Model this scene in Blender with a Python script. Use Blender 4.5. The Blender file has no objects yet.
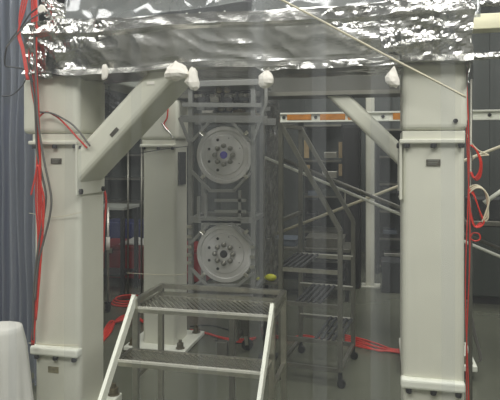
import bpy, bmesh, math, random
from mathutils import Vector, Matrix, noise
random.seed(7)
PI = math.pi
sc = bpy.context.scene
COL = sc.collection

# ------------------------------------------------------------------ camera
FPX = 564.0; HC = 1.6; HY = 152.0
TA = 0.2305
ca = 1 / math.sqrt(1 + TA * TA); sa = TA * ca
cam_d = bpy.data.cameras.new('camera'); cam = bpy.data.objects.new('camera', cam_d); COL.objects.link(cam)
cam.location = (0, 0, HC); cam.rotation_euler = (PI / 2, 0, math.atan(TA))
cam_d.sensor_width = 36; cam_d.lens = 36 * FPX / 500; cam_d.shift_y = -(200 - HY) / 500
cam_d.clip_start = 0.05
sc.camera = cam
# ------------------------------------------------------------------ world, lights, exposure
w = bpy.data.worlds.new('World'); sc.world = w; w.use_nodes = True
w.node_tree.nodes['Background'].inputs[0].default_value = (0.78, 0.80, 0.80, 1)
w.node_tree.nodes['Background'].inputs[1].default_value = 0.3
sc.view_settings.view_transform = 'Standard'; sc.view_settings.look = 'None'
sc.view_settings.gamma = 1; sc.view_settings.use_curve_mapping = False
sc.view_settings.exposure = -0.32

def area(name, loc, rot, sx, sy, e, col=(1, .985, .95)):
    l = bpy.data.lights.new(name, 'AREA'); l.shape = 'RECTANGLE'; l.size = sx; l.size_y = sy
    l.energy = e; l.color = col
    o = bpy.data.objects.new(name, l); COL.objects.link(o); o.location = loc; o.rotation_euler = rot
area('ceiling_lamp_front', (-0.9, -0.6, 4.3), (math.radians(10), 0, 0), 3.6, 1.3, 190)
area('ceiling_lamp_right', (1.7, 1.3, 4.3), (0, math.radians(15), 0), 1.2, 2.8, 150)
area('ceiling_lamp_mid', (-0.7, 3.7, 4.3), (0, 0, 0), 3.0, 1.2, 115)
area('ceiling_lamp_far', (1.2, 7.0, 4.3), (0, 0, 0), 3.0, 1.2, 130)
area('ceiling_lamp_left', (-3.6, 2.0, 4.3), (0, 0, 0), 1.2, 2.6, 110)

def at(px, py, Y):
    """point of the plane Y=const that the photo shows at px, py"""
    r = (px - 250) / FPX
    dx, dy, dz = -sa + ca * r, ca + sa * r, (HY - py) / FPX
    t = Y / dy
    return Vector((dx * t, Y, HC + dz * t))
def XY(px, Y): return at(px, 0, Y).x
def onfloor(px, py, h=0.0):
    r = (px - 250) / FPX
    dx, dy, dz = -sa + ca * r, ca + sa * r, (HY - py) / FPX
    t = (h - HC) / dz
    return Vector((dx * t, dy * t, h))

# ------------------------------------------------------------------ materials
def lin(c):
    return tuple((x / 12.92 if x <= .04045 else ((x + .055) / 1.055) ** 2.4) for x in (v / 255 for v in c)) + (1,)
def mat(name, rgb, rough=.5, metal=0, var=.08, scale=6, bump=0, bscale=40, stretch=(1, 1, 1), spec=.5):
    m = bpy.data.materials.new(name); m.use_nodes = True
    nt = m.node_tree; N = nt.nodes; L = nt.links
    b = N['Principled BSDF']; b.inputs['Roughness'].default_value = rough; b.inputs['Metallic'].default_value = metal
    b.inputs['Specular IOR Level'].default_value = spec
    tc = N.new('ShaderNodeTexCoord'); mp = N.new('ShaderNodeMapping'); mp.inputs['Scale'].default_value = stretch
    nz = N.new('ShaderNodeTexNoise'); nz.inputs['Scale'].default_value = scale; nz.inputs['Detail'].default_value = 4
    L.new(tc.outputs['Object'], mp.inputs[0]); L.new(mp.outputs[0], nz.inputs[0])
    cr = N.new('ShaderNodeValToRGB'); c = lin(rgb)
    cr.color_ramp.elements[0].position = .3; cr.color_ramp.elements[1].position = .7
    cr.color_ramp.elements[0].color = tuple(v * (1 - var) for v in c[:3]) + (1,)
    cr.color_ramp.elements[1].color = tuple(min(1, v * (1 + var)) for v in c[:3]) + (1,)
    L.new(nz.outputs[0], cr.inputs[0]); L.new(cr.outputs[0], b.inputs['Base Color'])
    if bump:
        n2 = N.new('ShaderNodeTexNoise'); n2.inputs['Scale'].default_value = bscale; n2.inputs['Detail'].default_value = 3
        L.new(mp.outputs[0], n2.inputs[0])
        bp = N.new('ShaderNodeBump'); bp.inputs['Strength'].default_value = bump; bp.inputs['Distance'].default_value = .01
        L.new(n2.outputs[0], bp.inputs['Height']); L.new(bp.outputs[0], b.inputs['Normal'])
    return m
M = {}
M['white'] = mat('white_paint', (212, 212, 195), .45, var=.03)
M['brightwhite'] = mat('bright_white_paint', (228, 230, 215), .4, var=.03)
M['dullwhite'] = mat('dull_white_paint', (150, 153, 143), .5, var=.04)
M['foil'] = mat('aluminium_foil', (196, 196, 191), .27, 1, .05, bump=.08, bscale=30)
M['steel'] = mat('brushed_steel', (186, 184, 172), .3, .95, .1, scale=30)
M['steel_dull'] = mat('dull_steel', (120, 119, 108), .4, .7, .12, scale=12)
M['alu'] = mat('machined_aluminium', (205, 204, 200), .3, .62, .05)
M['brass'] = None
_b = M['alu'].node_tree.nodes['Principled BSDF']; _b.inputs['Anisotropic'].default_value = .85; _b.inputs['Roughness'].default_value = .34
_t = M['alu'].node_tree.nodes.new('ShaderNodeTangent'); _t.direction_type = 'RADIAL'; _t.axis = 'Y'
M['alu'].node_tree.links.new(_t.outputs[0], _b.inputs['Tangent'])
M['alu_frame'] = mat('anodised_aluminium', (146, 147, 142), .4, .55, .06)
M['nosing_highlight'] = mat('painted_edge_highlight', (222, 221, 208), .3, .4)  # pale colour painted in as the highlight along steel edges
M['black'] = mat('black_rubber', (22, 22, 22), .6)
M['dark'] = mat('dark_grey_metal', (48, 50, 50), .5, .2)
M['darkgreen'] = mat('dark_green_grey', (52, 58, 52), .6)
M['red'] = mat('red_cable', (205, 48, 32), .45, var=.05)
M['grey'] = mat('grey_cable', (92, 90, 84), .5)
M['cream_cord'] = mat('cream_cord', (205, 198, 170), .6)
M['brass'] = mat('brass', (92, 84, 60), .45, .3)
M['tissue'] = mat('white_tissue', (240, 236, 224), .9, var=.03, bump=.3)
M['orange'] = mat('orange_panel', (192, 122, 24), .5, var=.25, scale=14)
M['tan'] = mat('tan_card', (150, 130, 92), .7, var=.2, scale=30)
M['blue'] = mat('blue_partition', (38, 44, 88), .6, var=.15)
M['bluegrey'] = mat('blue_grey_wrap', (82, 90, 98), .5)
M['redbox'] = mat('red_tool_paint', (120, 26, 30), .45)
M['yellow'] = mat('yellow_rubber', (196, 198, 40), .5)
M['cloth'] = mat('white_cloth', (205, 205, 196), .9, var=.03, bump=.2, bscale=8)
M['cream'] = mat('cream_paint', (244, 240, 205), .4, var=.02)
M['purple'] = mat('violet_glass', (72, 62, 150), .15)
M['plate'] = mat('dark_nameplate', (78, 74, 62), .4, .3, var=.35, scale=60)
M['tanplate'] = mat('tan_nameplate', (140, 134, 105), .4, .2, var=.3, scale=60)
M['wall'] = mat('wall_panel', (74, 78, 74), .7, var=.1, scale=2)
M['wall_pale'] = mat('pale_wall_paint', (150, 150, 142), .8)
M['darkbeam'] = mat('dull_beam_paint', (84, 84, 76), .6, var=.1)
M['ceiling'] = mat('ceiling_paint', (120, 120, 112), .8)
M['yellow_tape'] = mat('yellow_tape', (170, 160, 40), .6)

def floor_mat():
    m = mat('polished_concrete', (92, 94, 80), .26, 0, .12, scale=1.6, bump=.05, bscale=4)
    return m
M['floor'] = floor_mat()

def plastic(name, tint, fac_lo, fac_hi, glossy=.05, sc_=(14, 14, .5), grey=(.8, .84, .88), rough=.12):
    m = bpy.data.materials.new(name); m.use_nodes = True
    nt = m.node_tree; N = nt.nodes; L = nt.links; N.remove(N['Principled BSDF'])
    out = N['Material Output']
    tr = N.new('ShaderNodeBsdfTransparent'); tr.inputs[0].default_value = tint + (1,)
    df = N.new('ShaderNodeBsdfDiffuse'); df.inputs[0].default_value = grey + (1,)
    tl = N.new('ShaderNodeBsdfTranslucent'); tl.inputs[0].default_value = grey + (1,)
    gl = N.new('ShaderNodeBsdfGlossy'); gl.inputs['Roughness'].default_value = rough
    a = N.new('ShaderNodeMixShader'); a.inputs[0].default_value = .5
    L.new(df.outputs[0], a.inputs[1]); L.new(tl.outputs[0], a.inputs[2])
    tc = N.new('ShaderNodeTexCoord'); mp = N.new('ShaderNodeMapping'); mp.inputs['Scale'].default_value = sc_
    nz = N.new('ShaderNodeTexNoise'); nz.inputs['Scale'].default_value = 1.0; nz.inputs['Detail'].default_value = 3
    L.new(tc.outputs['Object'], mp.inputs[0]); L.new(mp.outputs[0], nz.inputs[0])
    mr = N.new('ShaderNodeMapRange'); mr.inputs[1].default_value = .35; mr.inputs[2].default_value = .75
    mr.inputs[3].default_value = fac_lo; mr.inputs[4].default_value = fac_hi
    L.new(nz.outputs[0], mr.inputs[0])
    b = N.new('ShaderNodeMixShader'); L.new(mr.outputs[0], b.inputs[0])
    L.new(tr.outputs[0], b.inputs[1]); L.new(a.outputs[0], b.inputs[2])
    c = N.new('ShaderNodeMixShader'); c.inputs[0].default_value = glossy
    L.new(b.outputs[0], c.inputs[1]); L.new(gl.outputs[0], c.inputs[2])
    L.new(c.outputs[0], out.inputs[0])
    return m
M['curtain'] = plastic('clear_vinyl', (.965, .97, .98), .035, .10, .02)
M['gathered'] = plastic('gathered_vinyl', (.88, .90, .94), .4, .72, .05, grey=(.47, .50, .55))
M['roofsheet'] = plastic('roof_film', (.80, .82, .82), .25, .5, .10, (3, 3, 3), grey=(.6, .62, .60))
M['wrapfilm'] = plastic('wrapping_film', (.7, .7, .68), .22, .45, .2, (8, 8, 3), grey=(.5, .5, .48))

# ------------------------------------------------------------------ mesh builder
class MB:
    def __init__(s): s.bm = bmesh.new()
    def box(s, a, b, bev=0, seg=2):
        a, b = Vector(a), Vector(b)
        r = bmesh.ops.create_cube(s.bm, size=1); vs = r['verts']
        c = (a + b) / 2; d = b - a
        for v in vs: v.co = Vector((v.co.x * abs(d.x), v.co.y * abs(d.y), v.co.z * abs(d.z))) + c
        if bev: s._bev(vs, bev, seg)
        return s
    def _bev(s, vs, bev, seg, vert_only=False):
        es = {e for v in vs for e in v.link_edges}
        if vert_only: es = {e for e in es if abs((e.verts[0].co - e.verts[1].co).normalized().z) > .99}
        bmesh.ops.bevel(s.bm, geom=list(es), offset=bev, segments=seg, affect='EDGES', profile=.5)
    def column(s, a, b, bev=.03, seg=4):
        a, b = Vector(a), Vector(b)
        vs = bmesh.ops.create_cube(s.bm, size=1)['verts']
        c = (a + b) / 2; d = b - a
        for v in vs: v.co = Vector((v.co.x * d.x, v.co.y * d.y, v.co.z * d.z)) + c
        s._bev(vs, bev, seg, True)
        return s
    def bar(s, p, q, w, h, up=(0, 0, 1), bev=0):
        """rectangular bar from p to q, w across, h along up"""
        p, q = Vector(p), Vector(q); d = (q - p); ln = d.length; d.normalize()
        up = Vector(up)
        if abs(d.dot(up)) > .98: up = Vector((0, 1, 0))
        x = d.cross(up).normalized(); u = x.cross(d).normalized()
        mt = Matrix(((x.x, d.x, u.x), (x.y, d.y, u.y), (x.z, d.z, u.z)))
        vs = bmesh.ops.create_cube(s.bm, size=1)['verts']; c = (p + q) / 2
        for v in vs: v.co = mt @ Vector((v.co.x * w, v.co.y * ln, v.co.z * h)) + c
        if bev: s._bev(vs, bev, 2)
        return s
    def tube(s, pts, r, n=8, closed=False):
        pts = [Vector(p) for p in pts]; rings = []
        prev = None
        for i, p in enumerate(pts):
            if closed: d = pts[(i + 1) % len(pts)] - pts[i - 1]
            else: d = pts[min(i + 1, len(pts) - 1)] - pts[max(i - 1, 0)]
            d.normalize()
            if prev is None:
                u = Vector((0, 0, 1)) if abs(d.z) < .9 else Vector((0, 1, 0))
                x = d.cross(u).normalized()
            else:
                x = (prev - d * prev.dot(d)).normalized()
            prev = x; y = d.cross(x)
            rr = r[i] if isinstance(r, (list, tuple)) else r
            rings.append([s.bm.verts.new(p + (x * math.cos(2 * PI * k / n) + y * math.sin(2 * PI * k / n)) * rr) for k in range(n)])
        m = len(rings)
        for i in range(m if closed else m - 1):
            A, B = rings[i], rings[(i + 1) % m]
            for k in range(n):
                f = s.bm.faces.new((A[k], A[(k + 1) % n], B[(k + 1) % n], B[k])); f.smooth = True
        if not closed:
            s.bm.faces.new(rings[0]); s.bm.faces.new(rings[-1][::-1])
        return s
    def cyl(s, p, q, r, n=16): return s.tube([p, q], r, n)
    def lathe(s, prof, c, axis='Z', n=32):
        """prof: (radius, height) pairs; closed at both ends where radius>0"""
        c = Vector(c); rings = []
        for r, h in prof:
            ring = []
            for k in range(n):
                t = 2 * PI * k / n
                if axis == 'Z': v = Vector((r * math.cos(t), r * math.sin(t), h))
                elif axis == 'Y': v = Vector((r * math.cos(t), h, r * math.sin(t)))
                else: v = Vector((h, r * math.cos(t), r * math.sin(t)))
                ring.append(s.bm.verts.new(v + c))
            rings.append(ring)
        for A, B in zip(rings, rings[1:]):
            for k in range(n): s.bm.faces.new((A[k], A[(k + 1) % n], B[(k + 1) % n], B[k]))
        s.bm.faces.new(rings[0]); s.bm.faces.new(rings[-1][::-1])
        return s
    def grid(s, nu, nv, fn, closed_v=False, smooth=True):
        g = [[s.bm.verts.new(fn(i / nu, j / nv)) for j in range(nv if closed_v else nv + 1)] for i in range(nu + 1)]
        for i in range(nu):
            for j in range(nv):
                j2 = (j + 1) % nv if closed_v else j + 1
                f = s.bm.faces.new((g[i][j], g[i + 1][j], g[i + 1][j2], g[i][j2])); f.smooth = smooth
        s.g = g
        return s
    def build(s, name, m, parent=None, solid=0, autosmooth=False):
        bmesh.ops.recalc_face_normals(s.bm, faces=s.bm.faces)
        me = bpy.data.meshes.new(name); s.bm.to_mesh(me); s.bm.free()
        me.materials.append(m)
        o = bpy.data.objects.new(name, me); COL.objects.link(o)
        if parent is not None:
            o.parent = parent
            o.matrix_parent_inverse = Matrix.Translation(-Vector(parent.location))
        if solid:
            md = o.modifiers.new('thickness', 'SOLIDIFY'); md.thickness = solid
        return o
def tag(o, label=None, cat=None, group=None, kind=None):
    if label: o['label'] = label
    if cat: o['category'] = cat
    if group: o['group'] = group
    if kind: o['kind'] = kind
    elif label: o['kind'] = 'thing'
    return o
def thing(name, label, cat, loc=(0, 0, 0), group=None):
    o = bpy.data.objects.new(name, None); COL.objects.link(o); o.location = loc; o.empty_display_size = .1
    return tag(o, label, cat, group)
def smooth_path(pts, k=6):
    pts = [Vector(p) for p in pts]; P = [pts[0]] + pts + [pts[-1]]; out = []
    for i in range(1, len(P) - 2):
        for j in range(k):
            t = j / k; a, b, c, d = P[i - 1], P[i], P[i + 1], P[i + 2]
            out.append(.5 * ((2 * b) + (c - a) * t + (2 * a - 5 * b + 4 * c - d) * t * t + (3 * b - a - 3 * c + d) * t ** 3))
    out.append(pts[-1]); return out
def cable(name, pts, r, m, label, group=None, cat='cable', k=6):
    return tag(MB().tube(smooth_path(pts, k), r, 7).build(name, m), label, cat, group)

# ------------------------------------------------------------------ room
RX0, RX1, RY0, RY1, RH = -5.2, 4.2, -2.5, 9.2, 4.5
tag(MB().box((RX0, RY0, -.1), (RX1, RY1, 0)).build('floor', M['floor']), kind='structure')
tag(MB().box((RX0, RY0, RH), (RX1, RY1, RH + .1)).build('ceiling', M['ceiling']), kind='structure')
b = MB().box((RX0, RY1, 0), (RX1, RY1 + .12, RH))
for i in range(13):
    x = RX0 + .35 + i * .72
    b.box((x, RY1 - .03, 0), (x + .05, RY1 + .01, RH))
tag(b.build('wall_back', M['wall']), kind='structure')
tag(MB().box((RX0 - .12, RY0, 0), (RX0, RY1, RH)).build('wall_left', M['wall']), kind='structure')
tag(MB().box((RX1, RY0, 0), (RX1 + .12, RY1, RH)).build('wall_right', M['wall']), kind='structure')

tag(MB().box((RX0, RY0 - .12, 0), (RX1, RY0, RH)).build('wall_front', M['wall_pale']), kind='structure')

# ------------------------------------------------------------------ the white support frame
FY0, FY1 = 2.80, 3.088      # front row
BY0, BY1 = 4.287, 4.575     # back row
LX0, LX1 = -1.888, -1.600
QX0, QX1 = 0.104, 0.388
BEAM0, BEAM1 = 2.03, 2.30

def bolts_under(parent, xs, y, z, m='black'):
    for x in xs:
        MB().lathe([(.012, -.022), (.0145, -.018), (.0145, -.004), (.010, 0)], (x, y, z), n=8).build('bolt', M[m], parent)
def support_column(label, x0, x1, y0, y1, out, pedestal, front):
    cx, cy = (x0 + x1) / 2, (y0 + y1) / 2
    t = thing('support_column', label, 'column', (cx, cy, 0))
    zb = .52 if pedestal else .045
    MB().column((x0, y0, zb), (x1, y1, 1.64), .028).build('shaft', M['white'], t)
    # flange and upper box
    MB().box((x0 - .014, y0 - .03, 1.64), (x1 - .004, y0 + .04, 1.662), .006).box((x0 + .0, y0 - .008, 1.64), (x1, y1, 1.70), .004).build('upper_flange', M['white'], t)
    bx0, bx1 = (x0 - (.06 if out < 0 else .0), x1 + (.0 if out < 0 else .01))
    if front is False: bx0, bx1 = x0 - .03, x1 + .03
    MB().box((bx0, y0 - .02, 1.70), (bx1, y1 + .02, BEAM0 - .005), .03, 4).build('upper_box', M['white'], t)
    ub = [x0 + .02, cx, x1 - .02]
    bolts_under(t, ub, y0 - .019, 1.641)
    if pedestal:
        MB().box((x0 - .008, y0 - .03, .475), (x1 + .0, y0 + .03, .525), .014, 3).build('lower_flange', M['brightwhite'], t)
        MB().column((x0 + .004, y0 + .004, .14), (x1, y1, .52), .028).build('pedestal', M['white'], t)
        bolts_under(t, [x0 + .03, cx, x1 - .03], y0 - .012, .475)
        MB().box((x0 + .09, y0 + .002, .375), (x0 + .155, y0 + .010, .41)).build('nameplate', M['tanplate'], t)
        pz0, pz1, ov = .095, .14, .075
    else:
        pz0, pz1, ov = (.012, .045, .115) if out < 0 else (.068, .108, .115)
    MB().box((x0 - ov, y0 - ov, pz0), (x1 + ov, y1 + ov, pz1), .006).build('base_plate', M['brightwhite'], t)
    if pedestal:
        for sx in (x0 - ov + .06, x1 + ov - .06):
            for sy in (y0 - ov + .06, y1 + ov - .06):
                MB().cyl((sx, sy, 0), (sx, sy, pz0), .04).build('levelling_foot', M['dark'], t)
    else:
        MB().box((x0 - ov + .04, y0 - ov + .04, 0), (x1 + ov - .04, y1 + ov - .04, pz0)).build('grout_pad', M['dark'], t)
    for sx in (x0 - ov * .5, x1 + ov * .5):
        for sy in (y0 - ov * .5, y1 + ov * .5):
            MB().lathe([(.036, 0), (.036, .006), (.027, .007), (.027, .040), (.026, .042), (.014, .042), (.014, .066)], (sx, sy, pz1), n=12).build('anchor_bolt', M['brass'], t)
    if front:
        o = MB().box((cx - .032, y0 - .006, 1.535), (cx + .032, y0 + .001, 1.565))
        o.build('nameplate', M['plate'], t)
        b = MB()
        for k in range(3): b.box((cx - .026, y0 - .0075, 1.542 + k * .008), (cx + .014 + .006 * k, y0 - .005, 1.544 + k * .008))
        b.build('nameplate_lines', M['dullwhite'], t)
    return t
support_column('front left white square column with red cables down its face', LX0, LX1, FY0, FY1, -1, True, True)
support_column('front right white square column, nearest and widest in view', QX0, QX1, FY0, FY1, 1, True, True)
bl = support_column('white column behind the step platform, left of the metal discs', LX0, LX1, BY0, BY1, -1, False, False)
support_column('rear right white column mostly hidden behind the front right one', QX0 + .158, QX1 + .158, BY0, BY1, 1, False, False)
MB().box((LX1 - .002, BY0 + .05, 1.33), (LX1 + .012, BY0 + .21, 1.60)).build('dark_cover_plate', M['dark'], bl)
# bolt low right on the upper box of the front right column
MB().cyl((QX1 - .045, FY0 - .03, 1.745), (QX1 - .045, FY0 - .018, 1.745), .011, 10).build('bolt', M['black'], bpy.data.objects['support_column.001'])

def brace(label, s, xw, y0, y1, m, lab=True, zc=1.53, L=.50, th=.135):
    """s=+1 rises to the right from the column face x=xw"""
    t = thing('diagonal_brace', label, 'brace', (xw, (y0 + y1) / 2, 1.5))
    yc = (y0 + y1) / 2; D = y1 - y0
    p = Vector((xw + s * .012, yc, zc)); q = Vector((xw + s * (.012 + L), yc, zc + L))
    # bar with ends cut plumb / level
    b = MB(); bm = b.bm
    half = th / math.sqrt(2)
    prof = [(p.x, p.z - half), (p.x, p.z + half), (q.x - s * half, BEAM0 - .004), (q.x + s * half, BEAM0 - .004)]
    f0 = [bm.verts.new((x, y0, z)) for x, z in prof]; f1 = [bm.verts.new((x, y1, z)) for x, z in prof]
    bm.faces.new(f0); bm.faces.new(f1[::-1])
    for i in range(4): bm.faces.new((f0[i], f0[(i + 1) % 4], f1[(i + 1) % 4], f1[i]))
    bmesh.ops.recalc_face_normals(bm, faces=bm.faces)
    es = [e for e in bm.edges if abs((e.verts[0].co - e.verts[1].co).normalized().x) > .5 and abs((e.verts[0].co - e.verts[1].co).normalized().z) > .5]
    bmesh.ops.bevel(bm, geom=es, offset=.03, segments=3, affect='EDGES', profile=.5)
    b.build('beam', m, t)
    pl = MB().box((xw, y0 - .01, zc - .165), (xw + s * .014, y1 + .01, zc + .11), .004).build('mounting_plate', m, t)
    for z in (zc - .145, zc + .09):
        for y in (y0 + .02, y1 - .02):
            MB().lathe([(.016, 0), (.016, .012), (.008, .014)] if s > 0 else [(.016, 0), (.016, -.012), (.008, -.014)], (xw + s * .014, y, z), axis='X', n=6).build('bolt', M['black'], pl)
    if lab:
        c = p + (q - p) * .42
        MB().bar(c + Vector((-.035, -D / 2 - .002, -.035)) + Vector((.02, 0, -.02)), c + Vector((.005, -D / 2 - .002, .005)) + Vector((.02, 0, -.02)), .005, .02).build('nameplate', M['plate'], t)
        c = p + (q - p) * .86
        MB().bar(c + Vector((-.03, -D / 2 - .002, 0)), c + Vector((.012, -D / 2 - .002, 0)), .005, .016).build('sticker', M['tissue'], t)
    return t
brace('white diagonal brace rising right from the front left column', 1, LX1, FY0 - .045, FY1 - .04, M['white'])
brace('grey-white diagonal brace rising left behind the front right column', -1, .262, BY0 + .02, BY1 - .05, M['white'], False, 1.475, .555, .125)
sp = MB().box((QX0 - .014, FY0 - .01, 1.37), (QX0, FY1 - .02, 1.655), .004).build('side_plate', M['white'], bpy.data.objects['support_column.001'])
for z in (1.40, 1.63): MB().lathe([(.014, 0), (.014, -.01), (.008, -.012)], (QX0 - .014, FY0 + .03, z), axis='X', n=6).build('bolt', M['black'], sp)

# ------------------------------------------------------------------ foil wrapped beams
V1 = 'VORONOI_F1'
def crumple(q, fine=1.0):
    a = noise.noise(q * 7, noise_basis=V1); b_ = noise.noise(q * 15 + Vector((3, 7, 1)), noise_basis=V1); c = noise.noise(q * 34, noise_basis=V1)
    return a * 1.0 + b_ * .6 * fine + c * .28 * fine
def foil_wrap(x0, x1, y0, y1, z0, z1, amp_fn, nu, parent, seed=0.0, name='foil_wrap', sag=.0):
    per = [(y0, z0), (y0, z1), (y1, z1), (y1, z0)]
    lens = [z1 - z0, y1 - y0, z1 - z0, y1 - y0]; T = sum(lens)
    def P(v):
        s = (v % 1.0) * T
        for i in range(4):
            if s <= lens[i]:
                a, b_ = per[i], per[(i + 1) % 4]; k = s / lens[i]
                return a[0] + (b_[0] - a[0]) * k, a[1] + (b_[1] - a[1]) * k, i, k
            s -= lens[i]
        return per[0][0], per[0][1], 0, 0
    cy, cz = (y0 + y1) / 2, (z0 + z1) / 2
    def fn(u, v):
        y, z, side, k = P(v); x = x0 + (x1 - x0) * u
        a = amp_fn(x, z)
        q = Vector((x, y + seed, z))
        e = min(1, max(0, (a - .008) / .012)); d = noise.noise(q * 3) * .8 + crumple(Vector((q.x * .7 + q.z * .6, q.y, q.z)), .45 + .55 * e) * (.55 + .6 * e)
        ridge = (1 - abs(noise.noise(Vector((x * 5 + z * 11, z * 6 - x * 3, seed))) * 2)) * .7
        n = Vector((0, y - cy, z - cz)); n.normalize()
        p = Vector((x, y, z)) + n * (d * a + ridge * a * .9 + .008)
        p.x += noise.noise(q * 14 + Vector((7, 7, 7))) * a
        if side == 0:
            if k < .12: dy = -.032 * (1 - k / .12)
            elif k < .70: dy = -.022 * (k - .12) / .58
            elif k < .74: dy = -.022 - .03 * (k - .70) / .04
            else: dy = -.052 * (1 - (k - .74) / .26)
            p.y += dy * (1 + .5 * noise.noise(Vector((x * 3, 0, 0))))
            p.z += .02 * noise.noise(Vector((x * 1.7, 3, 0)))
        p.z -= sag * math.sin(PI * u) * (1 if side == 0 and k < .5 else .3)
        return p
    b = MB().grid(nu, 128, fn, closed_v=True, smooth=False)
    return b.build(name, M['foil'], parent)
def amp(x, z):
    # crumpled at both ends, smoother between
    e = max(0, 1 - abs(x - .25) / .5, 1 - abs(x + 1.7) / .35)
    return .008 + .012 * min(1, e)
t = thing('foil_wrapped_crossbeam', 'front crossbeam wrapped in crumpled aluminium foil across both front columns', 'beam', (-.75, 2.95, BEAM0))
MB().box((-1.875, FY0 - .02, BEAM0), (.38, FY1 + .02, BEAM1 - .02), .01).build('beam_core', M['dullwhite'], t)
foil_wrap(-1.90, .415, FY0 - .05, FY1 + .05, BEAM0 - .003, BEAM1, amp, 420, t)
# end flaps and the upper flap of foil on the right
def flap(name, pts, parent, a, nu=40, nv=26, seed=0):
    A, B, C_, D = [Vector(p) for p in pts]   # A-B top, D-C bottom
    def fn(u, v):
        p = A.lerp(B, u).lerp(D.lerp(C_, u), v)
        q = p * 1.0 + Vector((seed, 0, 0))
        p.y += (noise.noise(q * 4) * .6 + crumple(q) * .95) * a
        p.z += noise.noise(q * 12 + Vector((3, 3, 3))) * a * .8
        p.x += noise.noise(q * 12 + Vector((8, 1, 3))) * a * .8
        return p
    return MB().grid(nu, nv, fn, smooth=False).build(name, M['foil'], parent, solid=.0015)
yF = FY0 - .085
flap('foil_flap', [at(374, 8, yF), at(466, 3, yF), at(466, 34, yF - .01), at(382, 49, yF - .03)], t, .022, 56, 30)
flap('foil_flap', [at(462, 3, yF), Vector((.44, FY1, 2.33)), Vector((.46, FY1, 2.02)), at(471, 84, yF)], t, .03, 30, 40, 4)
flap('foil_flap', [at(34, 22, yF), at(128, 21, yF), at(96, 44, yF), at(46, 56, yF)], t, .018, 56, 26, 9)
flap('foil_flap', [at(30, 22, yF), at(46, 20, yF), at(50, 77, yF), at(27, 72, yF)], t, .03, 20, 40, 12)
flap('foil_flap', [at(255, 66, yF), at(400, 55, yF), at(398, 64, yF), at(262, 71, yF)], t, .010, 70, 10, 15)
flap('foil_flap', [at(330, 8, yF), at(378, 5, yF), at(380, 26, yF), at(305, 26, yF)], t, .016, 40, 20, 19)
t = thing('rear_crossbeam', 'plain grey rear crossbeam behind the foil-wrapped one', 'beam', (-.75, 4.43, BEAM0))
MB().box((-1.95, BY0, BEAM0), (.38, BY1, BEAM1 - .02), .01).build('beam_core', M['darkbeam'], t)
MB().box((-1.95, BY0 - .02, BEAM0), (.38, BY0 + .0, BEAM0 + .03)).box((-1.95, BY0 - .02, BEAM1 - .05), (.38, BY0, BEAM1 - .02)).build('flange', M['steel_dull'], t)
for nm, x0, x1 in (('left', LX0, LX1), ('right', QX0, QX1)):
    o = MB().box((x0 + .03, FY1 + .09, BEAM0 + .005), (x1 - .03, BY0 - .09, BEAM1 - .06), .01).build('side_beam', M['dullwhite'])
    tag(o, 'pale side beam joining front and rear columns on the %s' % nm, 'beam')

# crumpled white tissue wads stuffed under the foil
def wad(name, label, px, py, Y, w, h, seed, cone=0):
    c = at(px, py, Y)
    def fn(u, v):
        th = PI * u; ph = 2 * PI * v
        r = math.sin(th) if 0 < u < 1 else 0
        zz = math.cos(th)
        if cone: r *= (1 - .45 * zz)
        p = Vector((r * math.cos(ph) * w / 2, r * math.sin(ph) * w / 2.4, zz * h / 2))
        n = noise.noise(p * 22 + Vector((seed, 0, 0))) * .35 + abs(noise.noise(p * 50 + Vector((seed, 5, 0)))) * .35
        return c + p * (.9 + n)
    b = MB().grid(8, 11, fn, closed_v=True, smooth=False)
    bmesh.ops.remove_doubles(b.bm, verts=b.bm.verts, dist=.0003)
    return tag(b.build(name, M['tissue']), label, 'tissue')
wad('tissue_wad', 'wide white paper wad capping the top of the left diagonal brace', 176, 70.5, 2.70, .125, .10, 1, 1)
wad('tissue_wad', 'narrow pointed white paper wad right of the left brace top', 192, 77, 2.70, .07, .135, 2, 1)
wad('tissue_wad', 'round white paper wad hanging above the right edge of the disc frame', 266, 79.5, 2.70, .075, .085, 3)
wad('tissue_wad', 'white paper wad beside the upper box of the front right column', 393, 77, 2.68, .058, .095, 4, 1)
wad('tissue_wad', 'small white paper wad between left column box and left brace', 104.5, 72, 2.70, .038, .085, 5)

# ------------------------------------------------------------------ disc frame
FY = 3.88; FD = .30
def F(px, py, dy=0): 
    p = at(px, py, FY); p.y += dy; return p
t = thing('suspension_frame', 'tall aluminium frame with octagonal openings holding two stacked metal discs', 'frame', (F(222, 0).x, FY + .17, 0))
def fpost(px0, y0, px1, y1, w=.034, m='alu_frame', name='post', dy=0):
    MB().bar(F(px0, y0, dy), F(px1, y1, dy), w, w, up=(0, 1, 0)).build(name, M[m], t)
def zf(py): return F(222, py).z
for px in (191, 253.5):
    for dy in (0, FD):
        a = F(px, 120, dy); MB().bar((a.x, a.y, F(px, 293).z), (a.x, a.y, F(px, 84).z), .033, .033, up=(0, 1, 0)).build('post', M['alu_frame'], t)
for px in (191, 253.5):
    for y in (118, 219, 290):
        a = F(px, y); MB().bar(a, a + Vector((0, FD, 0)), .03, .03).build('side_rail', M['alu_frame'], t)
for y, a, b_, w in ((119, 182, 268, .05), (219, 191, 254, .045), (222, 203, 242, .03), (105, 184, 262, .03), (296, 191, 254, .04)):
    for dy in (0, FD):
        MB().bar(F(a, y, dy - .03 if dy == 0 else dy), F(b_, y + .5, dy - .03 if dy == 0 else dy), .016, w).build('crossbar', M['alu_frame'], t)
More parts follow.
